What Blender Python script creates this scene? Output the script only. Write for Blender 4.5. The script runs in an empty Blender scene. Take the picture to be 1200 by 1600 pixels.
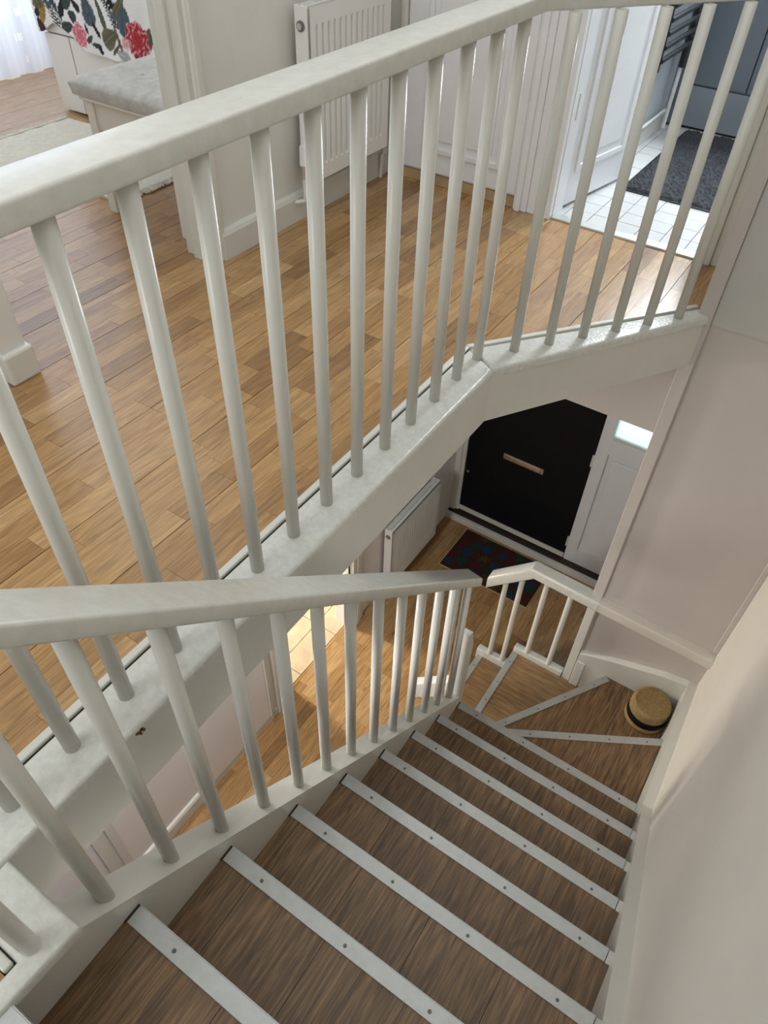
import bpy, bmesh, math, random
from mathutils import Vector, Matrix

C = bpy.context.scene.collection
S = bpy.context.scene
rnd = random.Random(7)

# ------------------------------------------------------------------ camera
H = 1.2405
YAW, PITCH, ROLL, F = 0.556923, 0.794641, 0.042469, 1139.63
fwd = Vector((math.cos(PITCH)*math.cos(YAW), math.cos(PITCH)*math.sin(YAW), -math.sin(PITCH)))
rgt = Vector((math.sin(YAW), -math.cos(YAW), 0))
upv = rgt.cross(fwd)
R_ = rgt*math.cos(ROLL) + upv*math.sin(ROLL)
U_ = upv*math.cos(ROLL) - rgt*math.sin(ROLL)
cam_d = bpy.data.cameras.new('camera')
cam_d.sensor_fit = 'VERTICAL'; cam_d.sensor_height = 36.0
cam_d.lens = F/1600*36.0; cam_d.clip_start = 0.02
cam = bpy.data.objects.new('camera', cam_d); C.objects.link(cam)
m = Matrix((R_, U_, -fwd)).transposed().to_4x4(); m.translation = (0, 0, H)
cam.matrix_world = m
S.camera = cam

# ------------------------------------------------------------------ light
S.view_settings.view_transform = 'Standard'
S.view_settings.look = 'None'
S.view_settings.gamma = 1.0
S.view_settings.use_curve_mapping = False
S.view_settings.exposure = 0.75
w = bpy.data.worlds.new('world'); S.world = w; w.use_nodes = True
w.node_tree.nodes['Background'].inputs[0].default_value = (0.975, 0.985, 0.965, 1)
w.node_tree.nodes['Background'].inputs[1].default_value = 0.68

def area(name, loc, target, sx, sy, power, col):
    d = bpy.data.lights.new(name, 'AREA'); d.shape = 'RECTANGLE'; d.size = sx; d.size_y = sy
    d.energy = power; d.color = col
    o = bpy.data.objects.new(name, d); C.objects.link(o)
    o.location = loc
    o.rotation_euler = (Vector(target)-Vector(loc)).to_track_quat('-Z', 'Y').to_euler()
    return o
area('bathroom_window_light', (4.70, 0.52, 1.45), (2.0, 0.60, 0.15), 0.8, 0.95, 66, (0.92, 0.97, 1.0))
area('dining_window_light', (2.0, 4.40, 1.25), (2.0, 2.0, 0.9), 2.0, 1.9, 31, (0.90, 0.95, 1.0))
area('kitchen_window_light', (1.84, 3.35, -1.25), (1.98, 1.1, -2.6), 0.40, 0.6, 42, (1.0, 0.93, 0.80))
area('hall_wall_fill', (0.40, 1.26, -0.25), (0.65, 1.6, -2.3), 0.3, 0.3, 19, (1.0, 0.98, 0.96))  # unseen lamp added to brighten the left hall wall
area('landing_fill', (-1.12, 1.30, 1.35), (2.8, 1.45, 0.5), 0.8, 1.1, 11, (0.95, 0.98, 1.0))  # unseen cool fill, added to lift the cupboard door and radiator wall
area('porch_daylight', (4.1, 0.55, -1.0), (3.4, 0.55, -1.2), 0.5, 0.5, 5, (0.85, 0.95, 1.0))

# ------------------------------------------------------------------ materials
def mat(name, col, rough=0.5, metal=0.0, noise=0.0, nscale=6.0, bump=0.0, bscale=60.0, spec=0.5, coat=0.0):
    M = bpy.data.materials.new(name); M.use_nodes = True
    nt = M.node_tree; b = nt.nodes['Principled BSDF']
    b.inputs['Base Color'].default_value = (*col, 1)
    b.inputs['Roughness'].default_value = rough; b.inputs['Metallic'].default_value = metal
    b.inputs['Specular IOR Level'].default_value = spec; b.inputs['Coat Weight'].default_value = coat
    geo = nt.nodes.new('ShaderNodeNewGeometry')
    if noise > 0:
        n = nt.nodes.new('ShaderNodeTexNoise'); n.inputs['Scale'].default_value = nscale
        n.inputs['Detail'].default_value = 6; n.inputs['Roughness'].default_value = 0.65
        nt.links.new(geo.outputs['Position'], n.inputs['Vector'])
        r = nt.nodes.new('ShaderNodeValToRGB')
        r.color_ramp.elements[0].position = 0.3; r.color_ramp.elements[1].position = 0.72
        r.color_ramp.elements[0].color = (*[c*(1-noise) for c in col], 1)
        r.color_ramp.elements[1].color = (*[min(1, c*(1+noise*0.4)) for c in col], 1)
        nt.links.new(n.outputs['Fac'], r.inputs['Fac']); nt.links.new(r.outputs['Color'], b.inputs['Base Color'])
    if bump > 0:
        n2 = nt.nodes.new('ShaderNodeTexNoise'); n2.inputs['Scale'].default_value = bscale
        n2.inputs['Detail'].default_value = 4
        nt.links.new(geo.outputs['Position'], n2.inputs['Vector'])
        bp = nt.nodes.new('ShaderNodeBump'); bp.inputs['Strength'].default_value = bump; bp.inputs['Distance'].default_value = 0.004
        nt.links.new(n2.outputs['Fac'], bp.inputs['Height']); nt.links.new(bp.outputs['Normal'], b.inputs['Normal'])
    return M

def wood(name, tones, along='x', rough=0.35, stretch=14.0, gs=5.0, contrast=0.45, knots=True, coat=0.0):
    """plank wood: one tone per object, grain streaks along one world axis"""
    M = bpy.data.materials.new(name); M.use_nodes = True
    nt = M.node_tree; L = nt.links; b = nt.nodes['Principled BSDF']
    b.inputs['Roughness'].default_value = rough; b.inputs['Coat Weight'].default_value = coat
    b.inputs['Coat Roughness'].default_value = 0.25
    geo = nt.nodes.new('ShaderNodeNewGeometry'); oi = nt.nodes.new('ShaderNodeObjectInfo')
    mul = nt.nodes.new('ShaderNodeVectorMath'); mul.operation = 'SCALE'; mul.inputs['Scale'].default_value = 37.0
    cmb = nt.nodes.new('ShaderNodeCombineXYZ')
    for k in range(3): L.new(oi.outputs['Random'], cmb.inputs[k])
    L.new(cmb.outputs[0], mul.inputs[0])
    add = nt.nodes.new('ShaderNodeVectorMath'); add.operation = 'ADD'
    L.new(geo.outputs['Position'], add.inputs[0]); L.new(mul.outputs[0], add.inputs[1])
    mp = nt.nodes.new('ShaderNodeMapping')
    mp.inputs['Scale'].default_value = (1, stretch, 1) if along == 'x' else (stretch, 1, 1)
    L.new(add.outputs[0], mp.inputs['Vector'])
    n1 = nt.nodes.new('ShaderNodeTexNoise'); n1.inputs['Scale'].default_value = gs
    n1.inputs['Detail'].default_value = 8; n1.inputs['Roughness'].default_value = 0.62; n1.inputs['Distortion'].default_value = 0.9
    L.new(mp.outputs[0], n1.inputs['Vector'])
    # fine pores
    mp2 = nt.nodes.new('ShaderNodeMapping')
    mp2.inputs['Scale'].default_value = (6, 160, 6) if along == 'x' else (160, 6, 6)
    L.new(add.outputs[0], mp2.inputs['Vector'])
    n2 = nt.nodes.new('ShaderNodeTexNoise'); n2.inputs['Scale'].default_value = 2.0; n2.inputs['Detail'].default_value = 3
    L.new(mp2.outputs[0], n2.inputs['Vector'])
    # cathedral rings
    mp3 = nt.nodes.new('ShaderNodeMapping')
    mp3.inputs['Scale'].default_value = (1.3, 9, 1.3) if along == 'x' else (9, 1.3, 1.3)
    L.new(add.outputs[0], mp3.inputs['Vector'])
    n3 = nt.nodes.new('ShaderNodeTexNoise'); n3.inputs['Scale'].default_value = 1.6; n3.inputs['Detail'].default_value = 2
    L.new(mp3.outputs[0], n3.inputs['Vector'])
    sn = nt.nodes.new('ShaderNodeMath'); sn.operation = 'MULTIPLY'; sn.inputs[1].default_value = 70.0
    L.new(n3.outputs['Fac'], sn.inputs[0])
    sn2 = nt.nodes.new('ShaderNodeMath'); sn2.operation = 'SINE'; L.new(sn.outputs[0], sn2.inputs[0])
    sn3 = nt.nodes.new('ShaderNodeMapRange'); sn3.inputs['From Min'].default_value = -1; sn3.inputs['From Max'].default_value = 1
    L.new(sn2.outputs[0], sn3.inputs['Value'])
    ramp = nt.nodes.new('ShaderNodeValToRGB'); cr = ramp.color_ramp
    cr.elements[0].position = 0.0; cr.elements[0].color = (*tones[0], 1)
    cr.elements[1].position = 1.0; cr.elements[1].color = (*tones[-1], 1)
    for i, t in enumerate(tones[1:-1]):
        e = cr.elements.new((i+1)/(len(tones)-1)); e.color = (*t, 1)
    L.new(oi.outputs['Random'], ramp.inputs['Fac'])
    def mixmul(colsock, facsock, lo, f0, f1):
        mr = nt.nodes.new('ShaderNodeMapRange'); mr.inputs['From Min'].default_value = f0; mr.inputs['From Max'].default_value = f1
        mr.inputs['To Min'].default_value = lo; mr.inputs['To Max'].default_value = 1.0
        L.new(facsock, mr.inputs['Value'])
        vm = nt.nodes.new('ShaderNodeVectorMath'); vm.operation = 'SCALE'
        L.new(colsock, vm.inputs[0]); L.new(mr.outputs[0], vm.inputs['Scale'])
        return vm.outputs[0]
    c = mixmul(ramp.outputs['Color'], n1.outputs['Fac'], 1-contrast, 0.3, 0.62)
    c = mixmul(c, n2.outputs['Fac'], 1-contrast*0.55, 0.35, 0.55)
    c = mixmul(c, sn3.outputs[0], 1-contrast*0.40, 0.0, 0.8)
    if knots:
        v = nt.nodes.new('ShaderNodeTexVoronoi'); v.inputs['Scale'].default_value = 3.2
        mp4 = nt.nodes.new('ShaderNodeMapping')
        mp4.inputs['Scale'].default_value = (0.8, 1.6, 0.8) if along == 'x' else (1.6, 0.8, 0.8)
        L.new(add.outputs[0], mp4.inputs['Vector']); L.new(mp4.outputs[0], v.inputs['Vector'])
        c = mixmul(c, v.outputs['Distance'], 0.35, 0.015, 0.07)
    L.new(c, b.inputs['Base Color'])
    bp = nt.nodes.new('ShaderNodeBump'); bp.inputs['Strength'].default_value = 0.12; bp.inputs['Distance'].default_value = 0.002
    L.new(n2.outputs['Fac'], bp.inputs['Height']); L.new(bp.outputs['Normal'], b.inputs['Normal'])
    return M

def vcol_mat(name, rough=0.9, bump=0.0):
    M = mat(name, (0.5, 0.5, 0.5), rough, bump=bump, bscale=220, spec=0.2)
    nt = M.node_tree; a = nt.nodes.new('ShaderNodeVertexColor'); a.layer_name = 'Col'
    nt.links.new(a.outputs['Color'], nt.nodes['Principled BSDF'].inputs['Base Color'])
    return M

PAINT = mat('white_gloss_paint', (0.67, 0.665, 0.615), 0.27, noise=0.05, nscale=5, bump=0.05, bscale=30)
RAILP = mat('scuffed_white_handrail_paint', (0.66, 0.66, 0.61), 0.25, noise=0.10, nscale=38, bump=0.08, bscale=40)
PAINT_ROUGH = mat('worn_white_paint', (0.67, 0.675, 0.63), 0.27, noise=0.14, nscale=60, bump=0.3, bscale=110)
WALL = mat('warm_white_wall_paint', (0.68, 0.645, 0.585), 0.6, noise=0.05, nscale=2.2, bump=0.08, bscale=14)
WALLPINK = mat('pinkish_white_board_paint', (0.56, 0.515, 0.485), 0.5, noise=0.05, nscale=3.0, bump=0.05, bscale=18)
WALLGREY = mat('grey_white_wall_paint', (0.735, 0.735, 0.70), 0.6, noise=0.07, nscale=3.0, bump=0.06, bscale=22)
WALLCOOL = mat('cool_white_door_paint', (0.78, 0.79, 0.81), 0.35, noise=0.05, nscale=6)
WALLPALE = mat('pale_pink_hall_paint', (0.80, 0.765, 0.755), 0.55, noise=0.03, nscale=3)
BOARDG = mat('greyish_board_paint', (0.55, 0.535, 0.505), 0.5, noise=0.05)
BATHWALL = mat('grey_blue_bathroom_wall', (0.50, 0.54, 0.57), 0.5, noise=0.06)
DARK = mat('dark_joint', (0.035, 0.025, 0.018), 0.9)
OAKT = [(0.31, 0.168, 0.066), (0.47, 0.268, 0.107), (0.53, 0.315, 0.128), (0.44, 0.24, 0.092), (0.60, 0.375, 0.17), (0.50, 0.287, 0.112), (0.39, 0.21, 0.082), (0.56, 0.338, 0.142)]
OAK = wood('oak_strip_flooring', OAKT, 'x', 0.27, contrast=0.36, coat=0.25)
LAM = wood('brown_laminate', [(0.28, 0.163, 0.075), (0.32, 0.19, 0.088), (0.255, 0.146, 0.066), (0.35, 0.21, 0.098)], 'x', 0.36, stretch=20, gs=6.0, contrast=0.68)
LAMY = wood('brown_laminate_across', [(0.28, 0.163, 0.075), (0.32, 0.19, 0.088), (0.255, 0.146, 0.066), (0.35, 0.21, 0.098)], 'y', 0.27, stretch=15, gs=5.0, contrast=0.45)
LAMEDGE = mat('laminate_edge', (0.12, 0.075, 0.04), 0.5)
PINE = wood('bare_pine', [(0.55, 0.38, 0.19), (0.6, 0.42, 0.22)], 'y', 0.5, contrast=0.3)
ALU = mat('brushed_aluminium', (0.50, 0.515, 0.50), 0.42, 0.6, noise=0.10, nscale=40, bump=0.04, bscale=200)
STEEL = mat('dark_screw', (0.14, 0.14, 0.14), 0.4, 0.6)
PACK = mat('greyed_packing_paint', (0.52, 0.505, 0.465), 0.5, noise=0.1)
CHROME = mat('chrome', (0.75, 0.75, 0.76), 0.15, 1.0)
BRONZE = mat('brushed_letter_plate_metal', (0.55, 0.47, 0.40), 0.3, 1.0, noise=0.15, nscale=30)
BLACK = mat('black_door_paint', (0.004, 0.0046, 0.0062), 0.55, noise=0.2, nscale=8, spec=0.2)
SILL = mat('dark_brown_sill', (0.035, 0.018, 0.014), 0.5, noise=0.3, nscale=20)
ENAMEL = mat('white_radiator_enamel', (0.80, 0.80, 0.78), 0.25)
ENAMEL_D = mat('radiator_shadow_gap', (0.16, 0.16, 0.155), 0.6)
PIPE = mat('white_painted_pipe', (0.76, 0.76, 0.74), 0.35, noise=0.15, nscale=40)
GREYUNIT = mat('slate_grey_cabinet_lacquer', (0.125, 0.15, 0.185), 0.28, noise=0.03)
GREYPL = mat('mid_grey_plinth_lacquer', (0.22, 0.25, 0.285), 0.3, noise=0.03)
ANTH = mat('anthracite_towel_rail', (0.022, 0.026, 0.03), 0.3, 0.3)
MATGREY = mat('dark_grey_shaggy_pile', (0.075, 0.082, 0.092), 1.0, noise=0.5, nscale=90, bump=1.0, bscale=260, spec=0.1)
TILEW = mat('white_ceramic_tile', (0.62, 0.64, 0.65), 0.25, noise=0.05, nscale=8)
GROUT = mat('grey_grout', (0.36, 0.35, 0.33), 0.9)
TILEB = mat('beige_stone_tile', (0.66, 0.53, 0.36), 0.35, noise=0.22, nscale=13)
GROUTB = mat('beige_grout', (0.42, 0.34, 0.24), 0.9)
CREAM = mat('cream_painted_wood', (0.80, 0.775, 0.70), 0.35, noise=0.04, nscale=9)
CUSH = mat('light_grey_velvet', (0.58, 0.565, 0.53), 0.85, noise=0.22, nscale=26, bump=0.3, bscale=120, spec=0.2)
RUG = mat('cream_wool_rug', (0.72, 0.68, 0.58), 1.0, noise=0.15, nscale=40, bump=0.7, bscale=180, spec=0.1)
FLORAL = vcol_mat('floral_print_cotton', 0.85)
MATCOL = vcol_mat('multicolour_coir', 1.0, bump=1.0)
STRAW = mat('golden_straw', (0.33, 0.225, 0.10), 0.75, noise=0.35, nscale=70, bump=0.5, bscale=150, spec=0.2)
RIBBON = mat('black_ribbon', (0.006, 0.006, 0.007), 0.8, spec=0.15)
CHIP = mat('bare_wood_chip', (0.16, 0.065, 0.03), 0.8, noise=0.4, nscale=150)
RED = mat('maroon', (0.2, 0.02, 0.02), 0.5)

def curtain_mat():
    M = mat('sheer_white_curtain', (0.80, 0.83, 0.90), 0.8, spec=0.1)
    nt = M.node_tree; L = nt.links; b = nt.nodes['Principled BSDF']
    out = nt.nodes['Material Output']
    tr = nt.nodes.new('ShaderNodeBsdfTranslucent'); tr.inputs['Color'].default_value = (0.84, 0.88, 0.95, 1)
    mx = nt.nodes.new('ShaderNodeMixShader'); mx.inputs[0].default_value = 0.40
    L.new(b.outputs[0], mx.inputs[1]); L.new(tr.outputs[0], mx.inputs[2]); L.new(mx.outputs[0], out.inputs['Surface'])
    # woven motifs: pale blocks
    geo = nt.nodes.new('ShaderNodeNewGeometry'); v = nt.nodes.new('ShaderNodeTexVoronoi')
    v.distance = 'CHEBYCHEV'; v.inputs['Scale'].default_value = 9.0
    L.new(geo.outputs['Position'], v.inputs['Vector'])
    r = nt.nodes.new('ShaderNodeValToRGB'); r.color_ramp.interpolation = 'CONSTANT'
    r.color_ramp.elements[0].color = (0.90, 0.93, 0.98, 1); r.color_ramp.elements[1].position = 0.16
    r.color_ramp.elements[1].color = (0.72, 0.77, 0.88, 1)
    L.new(v.outputs['Distance'], r.inputs['Fac']); L.new(r.outputs['Color'], b.inputs['Base Color'])
    L.new(r.outputs['Color'], tr.inputs['Color'])
    return M
CURT = curtain_mat()

def glass_mat():
    M = bpy.data.materials.new('frosted_reeded_glass'); M.use_nodes = True
    nt = M.node_tree; b = nt.nodes['Principled BSDF']
    b.inputs['Base Color'].default_value = (0.86, 0.97, 0.96, 1); b.inputs['Roughness'].default_value = 0.55
    tr = nt.nodes.new('ShaderNodeBsdfTranslucent'); tr.inputs['Color'].default_value = (0.80, 0.95, 0.94, 1)
    mx = nt.nodes.new('ShaderNodeMixShader'); mx.inputs[0].default_value = 0.8
    nt.links.new(b.outputs[0], mx.inputs[1]); nt.links.new(tr.outputs[0], mx.inputs[2])
    nt.links.new(mx.outputs[0], nt.nodes['Material Output'].inputs['Surface'])
    wv = nt.nodes.new('ShaderNodeTexWave'); wv.bands_direction = 'Y'; wv.inputs['Scale'].default_value = 60
    geo = nt.nodes.new('ShaderNodeNewGeometry'); nt.links.new(geo.outputs['Position'], wv.inputs['Vector'])
    bp = nt.nodes.new('ShaderNodeBump'); bp.inputs['Strength'].default_value = 0.4; bp.inputs['Distance'].default_value = 0.003
    nt.links.new(wv.outputs['Fac'], bp.inputs['Height']); nt.links.new(bp.outputs['Normal'], b.inputs['Normal'])
    return M
GLASS = glass_mat()

# ------------------------------------------------------------------ builders
def link(name, me, mt, parent=None, loc=(0, 0, 0)):
    o = bpy.data.objects.new(name, me); C.objects.link(o)
    if mt is not None and len(me.materials) == 0: me.materials.append(mt)
    if parent: o.parent = parent
    o.location = loc
    return o

def root_of(p):
    v = Vector((0, 0, 0))
    while p is not None:
        v += p.location; p = p.parent
    return v

def obj(name, bm, mt, parent=None, smooth=False):
    """bm holds world coordinates; the object's origin goes to its thing's base"""
    off = root_of(parent)
    if off.length: bmesh.ops.translate(bm, verts=bm.verts[:], vec=-off)
    bmesh.ops.recalc_face_normals(bm, faces=bm.faces[:])
    me = bpy.data.meshes.new(name); bm.to_mesh(me); bm.free()
    if smooth:
        for p in me.polygons: p.use_smooth = True
    return link(name, me, mt, parent)

def tag(o, label=None, cat=None, group=None, kind=None):
    if label: o['label'] = label
    if cat: o['category'] = cat
    if group: o['group'] = group
    if kind: o['kind'] = kind
    return o

def thing(name, label, cat, loc, group=None, kind=None):
    o = bpy.data.objects.new(name, None); C.objects.link(o); o.location = loc
    o.empty_display_size = 0.1
    return tag(o, label, cat, group, kind)

def box(b, x0, x1, y0, y1, z0, z1, bev=0.0, seg=2):
    t = bmesh.new() if bev else b
    vs = [t.verts.new((x, y, z)) for x in (x0, x1) for y in (y0, y1) for z in (z0, z1)]
    for f in ((0, 1, 3, 2), (4, 6, 7, 5), (0, 4, 5, 1), (2, 3, 7, 6), (0, 2, 6, 4), (1, 5, 7, 3)):
        t.faces.new([vs[i] for i in f])
    if bev:
        bmesh.ops.recalc_face_normals(t, faces=t.faces[:])
        bmesh.ops.bevel(t, geom=t.edges[:], offset=bev, segments=seg, affect='EDGES', profile=0.5)
        join(b, t)
    return b

def join(b, t):
    tmp = bpy.data.meshes.new('tmp'); t.to_mesh(tmp); t.free(); b.from_mesh(tmp); bpy.data.meshes.remove(tmp)

def B(*a, **k): return box(bmesh.new(), *a, **k)

def prism(b, poly, z0, z1, bev=0.0, seg=2, topbev=False):
    t = bmesh.new() if bev else b
    lo = [t.verts.new((p[0], p[1], z0)) for p in poly]; hi = [t.verts.new((p[0], p[1], z1)) for p in poly]
    n = len(poly)
    t.faces.new(lo[::-1]); top = t.faces.new(hi)
    for i in range(n): t.faces.new((lo[i], lo[(i+1) % n], hi[(i+1) % n], hi[i]))
    if bev:
        bmesh.ops.recalc_face_normals(t, faces=t.faces[:])
        es = list(top.edges) if topbev else t.edges[:]
        bmesh.ops.bevel(t, geom=es, offset=bev, segments=seg, affect='EDGES', profile=0.5)
        join(b, t)
    return b

def extrude(b, poly, axis, a0, a1):
    """poly in the two other axes (x: (y,z); y: (x,z)), extruded along axis"""
    f = (lambda p, a: (a, p[0], p[1])) if axis == 'x' else (lambda p, a: (p[0], a, p[1]))
    lo = [b.verts.new(f(p, a0)) for p in poly]; hi = [b.verts.new(f(p, a1)) for p in poly]
    n = len(poly)
    b.faces.new(lo[::-1]); b.faces.new(hi)
    for i in range(n): b.faces.new((lo[i], lo[(i+1) % n], hi[(i+1) % n], hi[i]))
    return b

def cyl(b, p0, p1, r0, r1=None, seg=16, caps=True):
    r1 = r0 if r1 is None else r1
    p0, p1 = Vector(p0), Vector(p1); d = (p1-p0).normalized()
    a = d.orthogonal().normalized(); c = d.cross(a)
    ra, rb = [], []
    for i in range(seg):
        t = 2*math.pi*i/seg; v = a*math.cos(t)+c*math.sin(t)
        ra.append(b.verts.new(p0+v*r0)); rb.append(b.verts.new(p1+v*r1))
    for i in range(seg): b.faces.new((ra[i], ra[(i+1) % seg], rb[(i+1) % seg], rb[i]))
    if caps: b.faces.new(ra[::-1]); b.faces.new(rb)
    return b

def tube(b, pts, r, seg=10):
    for i in range(len(pts)-1): cyl(b, pts[i], pts[i+1], r, seg=seg)
    return b

def lathe(b, prof, c, seg=40):
    rings = []
    for (r, z) in prof:
        if r < 1e-6: rings.append([b.verts.new((c[0], c[1], c[2]+z))])
        else: rings.append([b.verts.new((c[0]+r*math.cos(2*math.pi*i/seg), c[1]+r*math.sin(2*math.pi*i/seg), c[2]+z)) for i in range(seg)])
    for k in range(len(rings)-1):
        A, Bv = rings[k], rings[k+1]
        for i in range(seg):
            j = (i+1) % seg
            if len(A) == 1 and len(Bv) == 1: continue
            if len(A) == 1: b.faces.new((A[0], Bv[i], Bv[j]))
            elif len(Bv) == 1: b.faces.new((A[i], A[j], Bv[0]))
            else: b.faces.new((A[i], A[j], Bv[j], Bv[i]))
    return b

def rrect(w_, h_, r, seg=4):
    pts = []
    for (cx, cy, a0) in ((w_/2-r, h_/2-r, 0), (-w_/2+r, h_/2-r, 90), (-w_/2+r, -h_/2+r, 180), (w_/2-r, -h_/2+r, 270)):
        for i in range(seg+1):
            a = math.radians(a0+90*i/seg); pts.append((cx+r*math.cos(a), cy+r*math.sin(a)))
    return pts

def sweep(b, prof, path, lateral=None, ends=(None, None)):
    """profile (lateral, up) along straight mitred segments"""
    P = [Vector(p) for p in path]; n = len(P)
    D = [(P[i+1]-P[i]).normalized() for i in range(n-1)]
    rings = []
    for i in range(n):
        d = D[min(i, n-2)]
        lat = Vector(lateral) if lateral else Vector((d.y, -d.x, 0)).normalized()
        up = lat.cross(d).normalized()
        if 0 < i < n-1: nrm = (D[i-1]+D[i]).normalized()
        else:
            e = ends[0] if i == 0 else ends[1]
            nrm = Vector(e) if e else d
        ring = []
        for (u, v) in prof:
            q = P[i]+lat*u+up*v
            q = q-d*((q-P[i]).dot(nrm)/d.dot(nrm))
            ring.append(b.verts.new(q))
        rings.append(ring)
    k = len(prof)
    for i in range(n-1):
        for j in range(k): b.faces.new((rings[i][j], rings[i][(j+1) % k], rings[i+1][(j+1) % k], rings[i+1][j]))
    b.faces.new(rings[0][::-1]); b.faces.new(rings[-1])
    return b

def clip(poly, a, bb, c):
    """keep a*x+b*y>=c"""
    out = []
    for i in range(len(poly)):
        p, q = poly[i], poly[(i+1) % len(poly)]
        dp, dq = a*p[0]+bb*p[1]-c, a*q[0]+bb*q[1]-c
        if dp >= 0: out.append(p)
        if (dp > 0) != (dq > 0) and abs(dp-dq) > 1e-12:
            t = dp/(dp-dq); out.append((p[0]+(q[0]-p[0])*t, p[1]+(q[1]-p[1])*t))
    return out

def parea(p):
    return 0.5*abs(sum(p[i][0]*p[(i+1) % len(p)][1]-p[(i+1) % len(p)][0]*p[i][1] for i in range(len(p))))

def shade_auto(o, ang=40):
    me = o.data
    for p in me.polygons: p.use_smooth = True
    bm = bmesh.new(); bm.from_mesh(me)
    for e in bm.edges:
        if len(e.link_faces) == 2 and e.calc_face_angle(0) > math.radians(ang): e.smooth = False
    bm.to_mesh(me); bm.free()
    return o

# ------------------------------------------------------------------ measures
g, r = 0.20978, 0.19952               # going and rise
xN, yL, yR = 0.12508, 0.561, -0.243   # first nosing, tread ends
ZF = -13*r                            # hall floor
def nose(x): return -r-(r/g)*(x-xN)
YW = -0.297                           # right wall face
XF = 2.41                             # far panelled wall face

# ================================================================== SETTING
def struct(name, bm, mt, label, cat, parent=None):
    o = obj(name, bm, mt, parent)
    return tag(o, label, cat, kind='structure') if parent is None else o

# ---- landing floor with oak strips
poly2 = [(1.72, 0.735), (2.40, 0.30), (2.80, 0.30), (2.80, 1.93), (1.72, 1.93)]
fb = bmesh.new()
box(fb, -1.2, 1.72, 0.735, 1.93, -0.18, -0.0075)
prism(fb, poly2, -0.18, -0.0075)
box(fb, -1.2, 3.15, 1.93, 4.25, -0.18, -0.0075)
box(fb, -1.2, -0.10, YW, 0.57, -0.18, -0.0075); box(fb, -1.2, -0.05, 0.57, 0.735, -0.18, -0.0075)
landing = struct('floor', fb, DARK, 'oak strip floor of the upper landing and dining room', 'floor')

def lay(parent, regions, y0, x0, x1, wd, zt, lmin, lmax, mt, limit, gap=0.0007, boards=3, th=0.006, kind_rest=True, near=(0, 0)):
    """staggered strips along x clipped to convex regions given as lists of half planes"""
    pieces = []
    for reg in regions:
        ys = reg['y']; k0 = math.floor((ys[0]-y0)/wd); k1 = math.ceil((ys[1]-y0)/wd)
        for k in range(k0, k1):
            rr = random.Random(k*7919+13)
            x = x0-rr.uniform(0, lmax)
            while x < x1:
                ln = rr.uniform(lmin, lmax)
                ga = gap*1.5 if k % boards == 0 else gap*0.5
                gb = gap*1.5 if (k+1) % boards == 0 else gap*0.5
                p = [(x+gap*0.5, y0+k*wd+ga), (x+ln-gap*0.5, y0+k*wd+ga), (x+ln-gap*0.5, y0+(k+1)*wd-gb), (x+gap*0.5, y0+(k+1)*wd-gb)]
                for hp in [(0, 1, ys[0]), (0, -1, -ys[1])]+reg['hp']:
                    p = clip(p, *hp)
                    if len(p) < 3: break
                if len(p) >= 3 and parea(p) > 2e-5:
                    cx = sum(q[0] for q in p)/len(p); cy = sum(q[1] for q in p)/len(p)
                    pieces.append(((cx-near[0])**2+(cy-near[1])**2, p))
                x += ln
    pieces.sort(key=lambda t: t[0])
    rest = bmesh.new()
    for i, (_, p) in enumerate(pieces):
        if i < limit: obj('plank', prism(bmesh.new(), p, zt-th, zt), mt, parent)
        else: prism(rest, p, zt-th, zt)
    if rest.verts: tag(obj('plank_rest', rest, mt, parent), kind='stuff')
    else: rest.free()
    return len(pieces)

nx, ny = 0.607, 0.795     # inward normal of the angled gallery edge
cA = nx*1.75+ny*0.812
regs = [dict(y=(0.812, 1.81), hp=[(1, 0, -0.8), (-1, 0, -2.80)]),
        dict(y=(0.30, 0.812), hp=[(nx, ny, cA), (-1, 0, -2.80)]),
        dict(y=(1.81, 1.93), hp=[(1, 0, 0.925), (-1, 0, -1.75)]),
        dict(y=(1.93, 4.2), hp=[(1, 0, 0.925), (-1, 0, -3.1)])]
nl = lay(landing, regs, 0.812, -0.8, 3.1, 0.0635, 0.0, 0.16, 0.46, OAK, 299, near=(1.6, 1.3))
# small piece of landing beside the stair head
for k in range(4):
    obj('plank', B(-0.6, -0.068, 0.57+0.061*k, 0.57+0.061*(k+1)-0.001, -0.006, 0), OAK, landing)

# ---- hall floor
hall = struct('floor', B(-1.2, 3.53, YW, 1.66, ZF-0.12, ZF-0.0075), DARK, 'darker oak strip floor of the hall below the stairs', 'floor')
lay(hall, [dict(y=(0.66, 1.635), hp=[(1, 0, 0.30), (-1, 0, -3.42)]), dict(y=(0.28, 0.66), hp=[(1, 0, 2.43), (-1, 0, -3.42)]),
           dict(y=(0.66, 0.60+0.06), hp=[])], 1.62, 0.3, 3.42, 0.0635, ZF, 0.2, 0.5, OAK, 280, near=(2.2, 1.2))

# ---- kitchen floor
kit = struct('floor', B(1.0, 3.3, 1.66, 3.9, ZF-0.12, ZF-0.009), GROUTB, 'beige tiled kitchen floor seen through the hall doorway', 'floor')
for i in range(-2, 4):
    for j in range(-1, 4):
        x0 = 1.765+0.35*i; y0 = max(1.79+0.35*j, 1.637)
        obj('tile', B(x0+0.002, x0+0.348, y0+0.002, 1.79+0.35*(j+1)-0.002, ZF-0.009, ZF+rnd.uniform(-0.0005, 0.0005)), TILEB, kit)

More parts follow.
